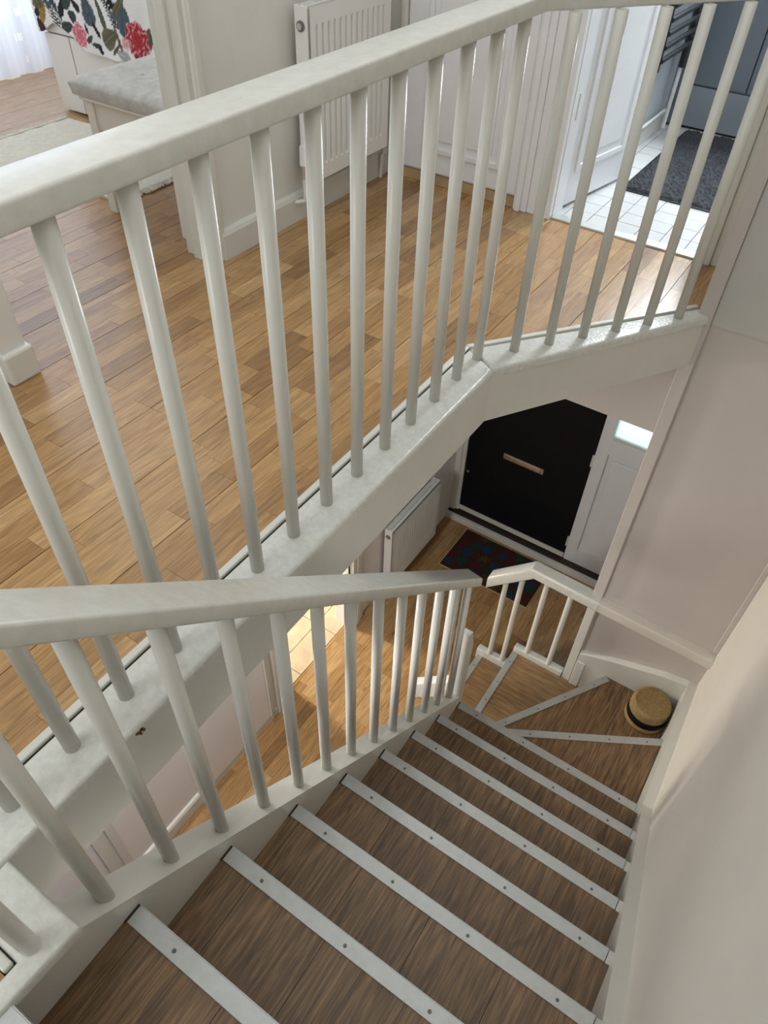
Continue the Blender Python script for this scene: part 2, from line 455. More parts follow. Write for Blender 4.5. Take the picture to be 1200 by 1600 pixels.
# ---- bathroom floor
bath = struct('floor', B(2.80, 4.75, -0.6, 1.13, -0.18, -0.008), GROUT, 'small white tiled bathroom floor beyond the threshold', 'floor')
for i in range(14):
    for j in range(8):
        x0 = 2.835+0.099*i; y0 = 0.29+0.099*j
        obj('tile', B(x0+0.0015, x0+0.0975, y0+0.0015, min(y0+0.0975, 1.03), -0.008, rnd.uniform(-0.0006, 0.0004)), TILEW, bath)
struct('trim_1', B(2.785, 2.835, 0.43, 1.01, -0.006, 0.008, bev=0.003), ALU, 'silver threshold bar in the bathroom doorway', 'threshold')

# ---- walls, upper and stairwell
TOP = 2.35
wr = struct('wall_right', B(-1.3, 2.6, YW-0.1, YW, ZF-0.1, TOP), WALL, 'plain warm white wall down the right side of the stairs', 'wall')
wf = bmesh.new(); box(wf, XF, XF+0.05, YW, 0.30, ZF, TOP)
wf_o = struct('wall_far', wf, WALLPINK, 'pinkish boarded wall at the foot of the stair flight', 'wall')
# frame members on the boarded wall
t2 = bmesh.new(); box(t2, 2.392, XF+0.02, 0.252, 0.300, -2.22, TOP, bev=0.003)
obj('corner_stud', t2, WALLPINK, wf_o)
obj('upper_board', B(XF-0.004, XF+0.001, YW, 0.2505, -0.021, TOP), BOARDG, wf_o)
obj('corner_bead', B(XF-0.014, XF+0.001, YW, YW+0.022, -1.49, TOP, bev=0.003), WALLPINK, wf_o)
struct('wall_return', B(XF+0.05, 2.90, 0.20, 0.308, -0.1, TOP), WALLGREY, 'short cracked white wall between stair post and bathroom doorway', 'wall')
# crack in the return wall
cr = bmesh.new()
cp = [(2.552, 0.515), (2.540, 0.47), (2.545, 0.455), (2.527, 0.42), (2.532, 0.40), (2.513, 0.366), (2.508, 0.34)]
for i in range(len(cp)-1): cyl(cr, (cp[i][0], 0.308, cp[i][1]), (cp[i+1][0], 0.308, cp[i+1][1]), 0.0016, seg=5)
obj('crack', cr, DARK, bpy.data.objects['wall_return'])

wb = bmesh.new()                                    # wall with cupboard and bathroom doors
box(wb, 2.80, 2.90, 1.01, 1.93, -0.1, TOP); box(wb, 2.80, 2.90, 0.308, 0.43, -0.1, TOP); box(wb, 2.80, 2.90, 0.43, 1.01, 2.02, TOP)
struct('wall_back', wb, WALLCOOL, 'white wall holding the cupboard door and bathroom doorway', 'wall')
wl = bmesh.new(); box(wl, 1.735, 2.80, 1.81, 1.93, -0.1, TOP)
struct('wall_left', wl, WALLGREY, 'white landing wall behind the upper radiator', 'wall')
struct('wall_dining', B(3.10, 3.2, 1.93, 4.3, -0.1, TOP), WALL, 'white dining room wall behind the storage cabinet', 'wall')
struct('wall_dining', B(-1.2, 0.845, 4.20, 4.3, -0.1, TOP), WALL, 'white dining room wall beside the curtained window', 'wall')
wp = struct('wall_pier', B(0.85, 0.922, 1.768, 4.2, -0.1, TOP), WALLGREY, 'narrow end of partition wall at left of dining opening', 'wall')
struct('baseboard_pier', B(0.842, 0.935, 1.752, 1.80, 0.0, 0.095, bev=0.008), PAINT, 'painted skirting block wrapped round the partition end', 'skirting')
struct('wall_landing', B(-1.2, 0.85, 1.81, 1.91, -0.1, TOP), WALLGREY, 'white landing wall left of the partition end', 'wall')
struct('wall_behind', B(-1.3, -1.2, YW, 4.3, ZF-0.1, TOP), WALLGREY, 'wall behind the head of the stairs', 'wall')
struct('wall_bathroom', B(2.9, 4.75, 1.03, 1.13, -0.1, TOP), BATHWALL, 'grey blue bathroom wall behind the towel rail', 'wall')
struct('wall_bathroom', B(4.75, 4.85, -0.7, 1.13, -0.1, TOP), BATHWALL, 'bathroom end wall behind the grey vanity unit', 'wall')
struct('wall_bathroom', B(2.9, 4.75, -0.7, -0.6, -0.1, TOP), BATHWALL, 'bathroom side wall to the right of the doorway', 'wall')
struct('baseboard_bathroom', B(2.95, 4.2, 1.012, 1.03, 0, 0.07, bev=0.004), PAINT, 'white skirting along the bathroom wall', 'skirting')
sk = bmesh.new()
extrude(sk, [(1.81, 0), (1.792, 0), (1.792, 0.085), (1.797, 0.098), (1.81, 0.105)], 'x', 1.75, 2.80)
struct('baseboard_left', sk, PAINT, 'white skirting under the upper radiator', 'skirting')
# lining of the dining opening
ln = bmesh.new()
box(ln, 1.715, 1.737, 1.822, 1.945, 0, TOP, bev=0.003); box(ln, 1.700, 1.716, 1.862, 1.90, 0, TOP, bev=0.003)
box(ln, 1.735, 1.762, 1.796, 1.812, 0, TOP, bev=0.004)
struct('trim_2', ln, PAINT, 'white door lining with stop at right of dining opening', 'door frame')

# cupboard door and its frame
cd = thing('door_1', 'white panelled cupboard door beside the upper radiator', 'door', (2.80, 1.445, 0.05), kind='structure')
b = bmesh.new(); box(b, 2.782, 2.80, 1.178, 1.713, 0.052, 2.0, bev=0.003)
obj('leaf', b, WALLCOOL, cd)
b = bmesh.new()
for (y0, y1, z0, z1) in ((1.255, 1.275, 0.13, 1.9), (1.60, 1.62, 0.13, 1.9), (1.274, 1.601, 0.131, 0.155), (1.274, 1.601, 1.88, 1.899)):
    box(b, 2.772, 2.784, y0, y1, z0, z1, bev=0.004)
box(b, 2.776, 2.784, 1.30, 1.575, 0.18, 1.86, bev=0.004)
obj('panel_moulding', b, WALLCOOL, cd)
struct('trim_3', B(2.788, 2.81, 1.172, 1.716, 0.0, 0.042, bev=0.002), PINE, 'bare pine strip under the cupboard door', 'trim')
b = bmesh.new()
box(b, 2.770, 2.80, 1.716, 1.745, 0, TOP, bev=0.004); box(b, 2.782, 2.80, 1.745, 1.80, 0, TOP, bev=0.003)
struct('trim_4', b, PAINT, 'white corner architrave between radiator wall and cupboard door', 'door frame')
b = bmesh.new()
box(b, 2.772, 2.80, 1.115, 1.175, 0, TOP, bev=0.004); box(b, 2.762, 2.80, 1.14, 1.165, 0, TOP, bev=0.004)
box(b, 2.778, 2.80, 1.060, 1.115, 0, TOP, bev=0.003); box(b, 2.768, 2.83, 1.012, 1.060, 0, TOP, bev=0.004)
box(b, 2.760, 2.80, 1.035, 1.055, 0, TOP, bev=0.004)
struct('trim_5', b, WALLCOOL, 'stepped white architrave between cupboard and bathroom doors', 'door frame')
b = bmesh.new()
box(b, 2.770, 2.80, 0.372, 0.432, 0, TOP, bev=0.004); box(b, 2.780, 2.80, 0.310, 0.372, 0, TOP, bev=0.003); box(b, 2.80, 2.9, 0.422, 0.436, 0, TOP)
struct('trim_6', b, PAINT, 'white architrave right of the bathroom doorway', 'door frame')

# bathroom door, open
bd = thing('door_2', 'white panelled bathroom door standing open over white tiles', 'door', (2.852, 1.016, 0.012), kind='structure')
def rot_bm(b, c, a):
    bmesh.ops.rotate(b, verts=b.verts[:], cent=(c[0], c[1], 0), matrix=Matrix.Rotation(a, 3, 'Z'))
    return b
a_ = math.radians(-10.4)
hx, hy = 2.852, 1.018
b = bmesh.new(); box(b, hx, hx+0.53, hy-0.0, hy+0.036, 0.014, 2.0, bev=0.002); obj('leaf', rot_bm(b, (hx, hy), a_), WALLCOOL, bd)
b = bmesh.new()
for (x0, x1, z0, z1) in ((0.08, 0.105, 0.14, 1.9), (0.425, 0.45, 0.14, 1.9), (0.104, 0.426, 0.141, 0.165), (0.104, 0.426, 1.87, 1.899)):
    box(b, hx+x0, hx+x1, hy-0.008, hy+0.002, z0, z1, bev=0.003)
box(b, hx+0.135, hx+0.395, hy-0.006, hy+0.002, 0.195, 1.84, bev=0.003)
obj('panel_moulding', rot_bm(b, (hx, hy), a_), WALLCOOL, bd)
b = bmesh.new()
for z in (0.35, 1.7): cyl(b, (hx-0.006, hy-0.006, z), (hx-0.006, hy-0.006, z+0.09), 0.006, seg=8)
obj('hinge', b, PIPE, bd)

# ---- lower hall walls
lw = bmesh.new()
box(lw, -1.2, 1.645, 1.60, 1.70, ZF, -0.18); box(lw, 2.21, 3.55, 1.60, 1.70, ZF, -0.18); box(lw, 1.645, 2.21, 1.60, 1.70, ZF+2.0, -0.18)
struct('wall_hall', lw, WALLPALE, 'pale hall wall with the kitchen doorway', 'wall')
b = bmesh.new(); box(b, 1.0, 3.3, 3.9, 4.0, ZF, -0.2); box(b, 0.9, 1.0, 1.7, 4.0, ZF, -0.2); box(b, 3.3, 3.4, 1.7, 4.0, ZF, -0.2)
struct('wall_kitchen', b, WALLPALE, 'kitchen walls beyond the hall doorway', 'wall')
struct('wall_porch', B(XF+0.05, 3.6, 0.18, 0.28, ZF, -0.18), WALLPALE, 'hall wall to the right of the front door', 'wall')
b = bmesh.new(); box(b, 3.53, 3.62, 1.565, 1.70, ZF, -0.1); box(b, 3.53, 3.62, 0.0, 1.70, -0.56, -0.1)
struct('wall_front', b, WALLPALE, 'white wall around the front door', 'wall')
struct('ceiling', B(XF-0.006, XF+0.04, 0.30, 1.60, -0.506, -0.18), WALLPINK, 'pinkish downstand beam above the hall', 'beam')
b = bmesh.new(); box(b, XF+0.04, 3.6, 0.1, 1.7, -0.35, -0.18)
struct('ceiling', b, WALLPALE, 'hall ceiling near the front door', 'ceiling')

# hall joinery on the left wall
b = bmesh.new(); extrude(b, [(1.60, ZF), (1.582, ZF), (1.582, ZF+0.08), (1.588, ZF+0.095), (1.60, ZF+0.10)], 'x', 0.42, 0.865)
struct('baseboard_hall', b, PAINT, 'white skirting on the pale hall wall', 'skirting')
b = bmesh.new(); box(b, 0.392, 0.430, 1.570, 1.60, ZF, -0.6, bev=0.004); box(b, 0.330, 0.392, 1.585, 1.60, ZF, -0.6)
struct('trim_7', b, PAINT, 'white door frame far along the hall wall', 'door frame')
b = bmesh.new(); box(b, 0.862, 0.888, 1.572, 1.60, ZF, -0.6, bev=0.004)
struct('trim_8', b, PAINT, 'white frame at near side of the hall cupboard', 'door frame')
hd = thing('door_3', 'pale flush hall cupboard door with white edge strip', 'door', (1.15, 1.60, ZF), kind='structure')
obj('leaf', B(0.892, 1.425, 1.584, 1.60, ZF+0.06, -0.62, bev=0.002), WALLPALE, hd)
obj('edge_strip', B(1.427, 1.439, 1.574, 1.60, ZF+0.06, -0.62, bev=0.002), PAINT, hd)
obj('plinth', B(0.892, 1.49, 1.588, 1.60, ZF, ZF+0.055), PAINT, hd)
b = bmesh.new()
for (x0, x1, y0) in ((1.495, 1.535, 1.578), (1.54, 1.575, 1.57), (1.58, 1.60, 1.58), (1.628, 1.66, 1.62)):
    box(b, x0, x1, y0, max(1.60, y0+0.06), ZF, -0.55, bev=0.003)
struct('trim_9', b, PAINT, 'white stepped architrave left of the kitchen doorway', 'door frame')
b = bmesh.new()
for (x0, x1, y0) in ((2.205, 2.225, 1.60), (2.225, 2.255, 1.575), (2.26, 2.30, 1.57), (2.305, 2.335, 1.58)):
    box(b, x0, x1, y0, max(1.61, y0+0.03), ZF, -0.55, bev=0.003)
struct('trim_10', b, PAINT, 'white stepped architrave right of the kitchen doorway', 'door frame')

# front door and side panel
fd = thing('door_4', 'black front door with metal letter plate', 'door', (3.54, 1.12, ZF), kind='structure')
obj('leaf', B(3.505, 3.55, 0.709, 1.536, ZF+0.05, -0.56, bev=0.002), BLACK, fd)
b = bmesh.new(); box(b, 3.492, 3.506, 0.985, 1.272, -1.912, -1.868, bev=0.004)
lp = obj('letter_plate', b, BRONZE, fd)
obj('flap', B(3.485, 3.494, 1.005, 1.252, -1.906, -1.877, bev=0.003), BRONZE, lp)
b = bmesh.new(); cyl(b, (3.505, 1.505, -2.15), (3.492, 1.505, -2.15), 0.011, seg=12); obj('lock', b, CHROME, fd)
b = bmesh.new(); box(b, 3.495, 3.52, 0.712, 1.535, ZF+0.060, ZF+0.096); obj('weather_bar', b, PAINT, fd)
b = bmesh.new()
for z in (-2.42, -1.70): cyl(b, (3.503, 0.714, z), (3.503, 0.714, z+0.09), 0.006, seg=8)
obj('hinge', b, PIPE, fd)
b = bmesh.new(); box(b, 3.49, 3.56, 1.535, 1.60, ZF+0.05, -0.56, bev=0.004); box(b, 3.475, 3.5, 1.56, 1.60, ZF+0.05, -0.56, bev=0.003)
struct('trim_11', b, PAINT, 'white jamb on the hinge-free side of the black door', 'door frame')
struct('trim_12', B(3.445, 3.60, 0.28, 1.60, ZF, ZF+0.045), SILL, 'dark brown sill below the black door', 'sill')
struct('trim_13', B(3.418, 3.445, 0.28, 1.60, ZF, ZF+0.052, bev=0.004), PAINT_ROUGH, 'chipped white riser board at the door sill', 'sill')
wi = thing('window_1', 'white side panel with frosted pane right of black door', 'window', (3.53, 0.5, ZF), kind='structure')
b = bmesh.new()
box(b, 3.505, 3.56, 0.635, 0.709, ZF+0.04, -0.58, bev=0.003); box(b, 3.505, 3.56, 0.28, 0.35, ZF+0.06, -0.58, bev=0.003)
box(b, 3.506, 3.56, 0.349, 0.636, ZF+0.04, ZF+0.17); box(b, 3.506, 3.56, 0.349, 0.636, -1.57, -1.455)
obj('frame', b, WALLCOOL, wi)
b = bmesh.new(); box(b, 3.525, 3.55, 0.35, 0.635, ZF+0.17, -1.57)
box(b, 3.515, 3.53, 0.375, 0.605, ZF+0.21, -1.61, bev=0.006)
obj('panel', b, WALLCOOL, wi)
obj('pane', B(3.530, 3.536, 0.35, 0.635, -1.455, -0.58), GLASS, wi)
b = bmesh.new(); box(b, 3.512, 3.53, 0.35, 0.635, -1.455, -1.437, bev=0.003); obj('glazing_bead', b, PAINT, wi)

# ================================================================== STAIRCASE
st = thing('staircase', 'brown laminate staircase with metal nosing strips descending to the hall', 'staircase', (1.2, 0.15, ZF))
SW = 0.0332
def strip_tread(k, poly, front, mt, along, kerf=0.19, screws=4, spacer=True, ext=None):
    """one tread: dark core, planks, metal nosing along front=(p,q), screws"""
    z = -r*k
    tb = bmesh.new(); prism(tb, poly, z-0.030, z-0.009)
    t = obj('tread', tb, LAMEDGE, st)
    p, q = Vector(front[0]), Vector(front[1]); d = (q-p).normalized(); inn = Vector((-d.y, d.x))
    cx = Vector((sum(a[0] for a in poly)/len(poly), sum(a[1] for a in poly)/len(poly)))
    if (cx-p).dot(inn) < 0: inn = -inn
    # planks
    rr = random.Random(k*31+5); lo = -0.3+rr.uniform(0, kerf)-kerf
    ax = (0, 1) if along == 'x' else (1, 0)
    base = lo if along == 'x' else 1.5+rr.uniform(0, kerf)-kerf
    for i in range(9):
        a0, a1 = base+i*kerf, base+(i+1)*kerf
        pl = clip(clip(list(poly), ax[0], ax[1], a0+0.0005), -ax[0], -ax[1], -a1+0.0005)
        if len(pl) >= 3 and parea(pl) > 1e-4:
            obj('plank', prism(bmesh.new(), pl, z-0.009, z-0.0015), mt, t)
    # nosing strip: top leaf and front leaf
    s = bmesh.new()
    prism(s, [tuple(p), tuple(q), tuple(q+inn*SW), tuple(p+inn*SW)], z-0.0015, z+0.0015, bev=0.0007, seg=1)
    o2 = -inn*0.0015
    prism(s, [tuple(p+o2), tuple(q+o2), tuple(q), tuple(p)], z-0.028, z+0.0012)
    obj('nosing_strip', s, ALU, t)
    ln_ = (q-p).length
    for i in range(screws):
        f = (0.09+(ln_-0.17)*i/(screws-1)) if screws > 1 else ln_/2
        c = p+d*(f+rr.uniform(-0.012, 0.012))+inn*(SW*0.56)
        sb = bmesh.new(); cyl(sb, (c.x, c.y, z+0.001), (c.x, c.y, z+0.0026), 0.0030, 0.0024, seg=10)
        cyl(sb, (c.x, c.y, z+0.001), (c.x, c.y, z+0.0018), 0.0042, seg=10)
        obj('screw', sb, STEEL, t)
    return t

def riser(p, q, k):
    p, q = Vector(p), Vector(q); d = (q-p).normalized(); n = Vector((-d.y, d.x))*0.012
    obj('riser', prism(bmesh.new(), [tuple(p), tuple(q), tuple(q+n), tuple(p+n)], -r*(k+1)-0.002, -r*k-0.03), LAMEDGE, st)

for k in range(0, 9):
    xf = xN+g*(k-1); xb = xf-g-0.016
    if k == 0: xb = xf-0.05
    poly = [(xb, yR), (xf, yR), (xf, yL), (xb, yL)]
    strip_tread(k, poly, ((xf, yL-0.005), (xf, yR)), LAM, 'x')
    obj('end_shadow_gap', B(xf-SW-0.003, xf, yL-0.0045, yL, -r*k-0.012, -r*k+0.0004), DARK, st)  # dark box stands in for the shadow gap at the strip end
    riser((xf-0.014, yR), (xf-0.014, yL), k)
    # short painted packing between strip and string
    obj('packing', B(xf-SW, xf, -0.257, yR-0.002, -r*k-0.012, -r*k+0.0005), PACK, st)
    obj('packing', B(xb+0.02, xf-SW, -0.257, yR, -r*k-0.03, -r*k-0.0015), LAMEDGE, st)
x8 = xN+g*7
w1a, w1b = (1.612, 0.512), (2.059, -0.25)
w2a, w2b = (1.612, 0.566), (2.372, 0.092)
strip_tread(9, [(x8-0.02, -0.254), (2.0615, -0.254), (1.612, 0.512), (1.60, 0.56), (x8-0.02, 0.56)], ((1.63, 0.4815), w1b), LAM, 'x', screws=5)
strip_tread(10, [(2.04, -0.254), (2.372, -0.254), (2.372, 0.092), (1.612, 0.566), (1.60, 0.50)], ((1.64, 0.5486), w2b), LAMY if False else LAM, 'x', screws=5)
strip_tread(11, [(2.372, 0.07), (2.372, 0.590), (1.62, 0.590), (1.612, 0.545)], ((1.64, 0.590), (2.368, 0.590)), LAMY, 'y', screws=5)
strip_tread(12, [(2.372, 0.57), (2.372, 0.786), (1.64, 0.786), (1.64, 0.57)], ((1.64, 0.786), (2.374, 0.786)), LAMY, 'y', screws=5)
riser((2.045, -0.25), (1.60, 0.50), 9); riser((2.36, 0.085), (1.60, 0.555), 10); riser((2.37, 0.576), (1.62, 0.576), 11); riser((2.37, 0.772), (1.64, 0.772), 12)
# strings
b = bmesh.new()
sl = r/g
top = lambda x, o: nose(x)+o
extrude(b, [(-0.10, -0.02), (0.02, -0.02), (0.036, top(0.036, 0.042)), (1.575, top(1.575, 0.042)), (1.575, top(1.575, -0.32)), (-0.10, top(-0.10, -0.32))], 'y', yL, 0.625)
o = obj('string', b, PAINT, st)
b = bmesh.new()
extrude(b, [(-0.5, 0.06), (-0.16, 0.06), (1.59, top(1.59, 0.03)), (2.41, -1.765), (2.41, -2.6), (1.59, -2.3), (-0.5, -0.4)], 'y', YW, -0.257)
obj('string', b, PAINT, st)
b = bmesh.new()
extrude(b, [(-0.257, -1.765), (-0.15, -1.785), (0.10, -1.87), (0.252, -1.93), (0.252, -2.5), (-0.257, -2.5)], 'x', 2.373, XF)
obj('string', b, PAINT, st)
# stepped kerb under the short balustrade
obj('kerb', B(2.374, 2.415, 0.302, 0.592, -2.40, -2.158, bev=0.006), PAINT_ROUGH, st)
obj('kerb', B(2.374, 2.415, 0.594, 0.800, ZF, -2.345, bev=0.006), PAINT_ROUGH, st)
obj('kerb', B(1.58, 1.638, 0.60, 0.80, ZF, -2.33, bev=0.006), PAINT, st)
obj('corner_block', B(2.366, 2.376, 0.205, 0.252, -2.20, -1.99, bev=0.003), PAINT_ROUGH, st)

# ================================================================== BALUSTRADES
def baluster_mesh(h, rad):
    b = bmesh.new(); cyl(b, (0, 0, 0), (0, 0, h), rad, seg=18)
    me = bpy.data.meshes.new('baluster'); bm_ = b; bmesh.ops.recalc_face_normals(bm_, faces=bm_.faces[:]); bm_.to_mesh(me); bm_.free()
    for p in me.polygons: p.use_smooth = len(p.vertices) == 4
    return me
# -- gallery
gal = thing('landing_balustrade', 'long white balustrade with angled end along the upper landing edge', 'balustrade', (1.0, 0.767, 0.0))
me = baluster_mesh(0.872, 0.0148)
ge = root_of(gal)
gpos = [(0.2209+0.1251*i, 0.767) for i in range(-1, 13)]+[(1.829+0.099*i, 0.6965-0.0702*i) for i in range(6)]
for (x, y) in gpos: link('baluster', me, PAINT, gal, Vector((x, y, 0.006))-ge)
b = bmesh.new(); cyl(b, (-0.022, 0.568, 0.006), (-0.022, 0.568, 0.752), 0.0148, seg=18)
shade_auto(obj('baluster', b, PAINT, gal))
b = bmesh.new()
sweep(b, rrect(0.084, 0.036, 0.006), [(-0.75, 0.785, 0.896), (1.795, 0.785, 0.896), (2.40, 0.352, 0.896)])
shade_auto(obj('handrail', b, RAILP, gal))
# cappings
b = prism(bmesh.new(), [(-0.048, 0.70), (1.697, 0.70), (1.757, 0.812), (-0.048, 0.812)], -0.016, 0.012, bev=0.011, seg=4, topbev=True)
shade_auto(obj('capping', b, PAINT_ROUGH, gal))
b = prism(bmesh.new(), [(1.698, 0.70), (2.392, 0.262), (2.43, 0.305), (1.758, 0.812)], -0.016, 0.012, bev=0.011, seg=4, topbev=True)
shade_auto(obj('capping', b, PAINT_ROUGH, gal))
b = prism(bmesh.new(), [(-0.125, 0.534), (0.036, 0.528), (0.036, 0.699), (-0.048, 0.699), (-0.048, 0.568), (-0.125, 0.568)], -0.016, 0.0115, bev=0.009, seg=3, topbev=True)
shade_auto(obj('capping', b, PAINT_ROUGH, gal))
# apron below
ap = bmesh.new()
box(ap, -0.05, 1.700, 0.703, 0.735, -0.182, -0.012)
prism(ap, [(1.699, 0.703), (2.40, 0.265), (2.41, 0.298), (1.718, 0.735)], -0.182, -0.012)
box(ap, -0.05, 0.030, 0.627, 0.735, -0.182, -0.012)
apo = struct('trim_14', ap, PAINT, 'white apron board below the landing edge', 'fascia')
ch = bmesh.new()
for (x, z, s) in ((0.306, -0.004, 0.0045), (0.311, -0.010, 0.0045), (0.315, -0.005, 0.005), (0.320, -0.012, 0.004), (0.313, -0.016, 0.003), (0.318, -0.003, 0.0035)):
    n = 7
    extrude(ch, [(x+s*rnd.uniform(0.6, 1.2)*math.cos(2*math.pi*i/n), z+s*rnd.uniform(0.6, 1.2)*math.sin(2*math.pi*i/n)) for i in range(n)], 'y', 0.6990, 0.7045)
obj('paint_chip', ch, CHIP, apo)
bd_ = bmesh.new()
box(bd_, -0.066, 1.76, 0.8145, 0.832, 0.0, 0.014, bev=0.003)
prism(bd_, [(1.757, 0.816), (2.432, 0.309), (2.443, 0.323), (1.768, 0.830)], 0.0, 0.014, bev=0.003)
box(bd_, -0.066, -0.050, 0.57, 0.83, 0.0, 0.014, bev=0.003)
struct('trim_15', bd_, PAINT, 'thin white bead where oak floor meets the balustrade capping', 'trim')
b = bmesh.new(); box(b, -0.1, 1.755, 0.8122, 0.8143, -0.002, 0.006); struct('trim_16', b, DARK, 'dark gap between bead and capping', 'trim')

# -- stair balustrade
sb_ = thing('stair_balustrade', 'white sloping balustrade beside the main stair flight', 'balustrade', (0.8, 0.59, -0.8))
se = root_of(sb_)
me2 = baluster_mesh(0.78, 0.0145)
for x in (0.095, 0.2215, 0.343, 0.466, 0.587, 0.702, 0.820, 0.942, 1.061, 1.175, 1.295, 1.404, 1.525):
    link('baluster', me2, PAINT, sb_, Vector((x, 0.590, nose(x)+0.022))-se)
b = bmesh.new()
xs0, xs1 = -0.35, 1.59; hz = 0.821
rp = rrect(0.080, 0.034, 0.006)
sweep(b, rp, [(xs0, 0.600, nose(xs0)+hz), (xs1, 0.600, nose(xs1)+hz)], ends=((1, 0, 0), (1, -0.5, 0)))
shade_auto(obj('handrail', b, RAILP, sb_))
obj('support_post', B(1.478, 1.500, 0.604, 0.622, nose(1.49)+0.02, nose(1.49)+0.80), PAINT, sb_)
b = bmesh.new()
extrude(b, [(1.574, ZF), (1.628, ZF), (1.628, -1.20), (1.60, -1.09), (1.574, -1.09)], 'y', 0.566, 0.606)
obj('newel_post', b, PAINT, sb_)
b = bmesh.new()
sweep(b, rrect(0.05, 0.085, 0.008), [(1.612, 0.59, -1.515), (1.612, 0.80, -1.735)], lateral=(1, 0, 0), ends=((0, 1, 0), (0, 1, 0)))
shade_auto(obj('lower_handrail', b, PAINT, sb_))

# -- short balustrade at the foot
fb_ = thing('foot_balustrade', 'short white balustrade with bent handrail at the foot of stairs', 'balustrade', (2.40, 0.5, -2.2))
fe = root_of(fb_)
for (y, z0, z1) in ((0.722, -2.36, -1.66), (0.642, -2.36, -1.57), (0.516, -2.17, -1.53), (0.388, -2.17, -1.54)):
    b = bmesh.new(); cyl(b, (2.388, y, z0), (2.388, y, z1), 0.0145, seg=16)
    o = obj('baluster', b, PAINT, fb_); shade_auto(o)
b = bmesh.new()
sweep(b, rrect(0.075, 0.062, 0.012), [(2.392, 0.815, -1.735), (2.392, 0.592, -1.510), (2.392, 0.252, -1.523)], lateral=(1, 0, 0), ends=((0, 1, 0), (0, 1, 0)))
shade_auto(obj('handrail', b, RAILP, fb_))
b = bmesh.new(); sweep(b, rrect(0.070, 0.060, 0.005), [(2.393, 0.252, -1.523), (2.393, YW+0.001, -1.540)], lateral=(1, 0, 0), ends=((0, 1, 0), (0, 1, 0)))
shade_auto(obj('ledge', b, WALL, wf_o))
obj('newel_face', B(2.378, 2.393, 0.256, 0.298, -2.215, -1.56, bev=0.003), PAINT, fb_)

# ================================================================== RADIATORS
def radiator(label, x0, x1, yw, z0, z1, dep, pitch, valve_x, pipe_pts, far_valve=None, grill=True):
    t = thing('radiator', label, 'radiator', ((x0+x1)/2, yw-dep, z0))
    yf = yw-dep
    # ribbed front panel
    b = bmesh.new()
    n = int((x1-x0-0.04)/pitch); xs = []; 
    prof = [(x0, yf-0.004)]
    for i in range(n):
        a = x0+0.02+i*pitch
        prof += [(a+pitch*0.28, yf-0.004), (a+pitch*0.38, yf+0.006), (a+pitch*0.62, yf+0.006), (a+pitch*0.72, yf-0.004)]
    prof.append((x1, yf-0.004))
    rows = [(z0+0.0, 0), (z0+0.050, 0), (z0+0.058, 1), (z1-0.058, 1), (z1-0.050, 0), (z1, 0)]
    grid = [[b.verts.new((px, (py if f else yf-0.004), z)) for (px, py) in prof] for (z, f) in rows]
    for i in range(len(rows)-1):
        for j in range(len(prof)-1): b.faces.new((grid[i][j], grid[i][j+1], grid[i+1][j+1], grid[i+1][j]))
    box(b, x0, x1, yf+0.0075, yf+0.016, z0, z1)
    obj('front_panel', b, ENAMEL, t)
    obj('rear_panel', B(x0+0.01, x1-0.01, yw-0.032, yw-0.018, z0+0.01, z1-0.01), ENAMEL, t)
    for xa in (x0, x1-0.008): obj('end_panel', B(xa-0.001, xa+0.009, yf+0.006, yw-0.016, z0+0.01, z1+0.002, bev=0.002), ENAMEL, t)
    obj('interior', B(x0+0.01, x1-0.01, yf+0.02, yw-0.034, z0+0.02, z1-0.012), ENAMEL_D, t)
    gb = bmesh.new(); k = x0+0.012
    while k < x1-0.012:
        box(gb, k, k+0.006, yf+0.012, yw-0.018, z1-0.006, z1+0.001); k += 0.014
    box(gb, x0, x1, yf+0.004, yf+0.018, z1-0.006, z1+0.003); box(gb, x0, x1, (yf+yw)/2-0.002, (yf+yw)/2+0.003, z1-0.006, z1+0.002)
    obj('top_grille', gb, ENAMEL, t)
    vb = bmesh.new()
    ym = (yf+yw)/2-0.005
    vz = z0+0.06
    cyl(vb, (valve_x, ym, vz), (valve_x, ym, vz+0.065), 0.017, 0.015, seg=14); obj('valve_cap', vb, ENAMEL, t)
    vb = bmesh.new(); cyl(vb, (valve_x, ym, vz-0.05), (valve_x, ym, vz), 0.010, seg=12); cyl(vb, (valve_x, ym, vz-0.025), (x0+0.01, ym, vz-0.025), 0.009, seg=10)
    obj('valve_body', vb, CHROME, t)
    pb = tube(bmesh.new(), [(valve_x, ym, vz-0.05)]+pipe_pts, 0.0085); o = obj('pipe', pb, PIPE, t); shade_auto(o)
    bb = bmesh.new(); cyl(bb, (x0-0.001, ym, z1-0.055), (x0-0.006, ym, z1-0.055), 0.016, seg=16); obj('end_plug', bb, ENAMEL_D, t)
    bb = bmesh.new(); cyl(bb, (x0-0.006, ym, z1-0.055), (x0-0.011, ym, z1-0.055), 0.010, seg=14); obj('bleed_valve', bb, CHROME, t)
    if far_valve:
        vb = tube(bmesh.new(), far_valve, 0.008); shade_auto(obj('pipe', vb, PIPE, t))
        vb = bmesh.new(); p = Vector(far_valve[0]); cyl(vb, p-Vector((0.012, 0, 0)), p+Vector((0.016, 0, 0)), 0.012, seg=12); obj('valve_body', vb, CHROME, t)
    return t
radiator('white ribbed radiator on the upper landing wall', 2.185, 2.665, 1.80, 0.155, 0.70, 0.075, 0.033, 2.168,
         [(2.168, 1.757, 0.085), (2.155, 1.79, 0.075), (2.150, 1.815, 0.075)], [(2.64, 1.765, 0.150), (2.70, 1.765, 0.135), (2.72, 1.78, 0.10), (2.72, 1.785, 0.0)])
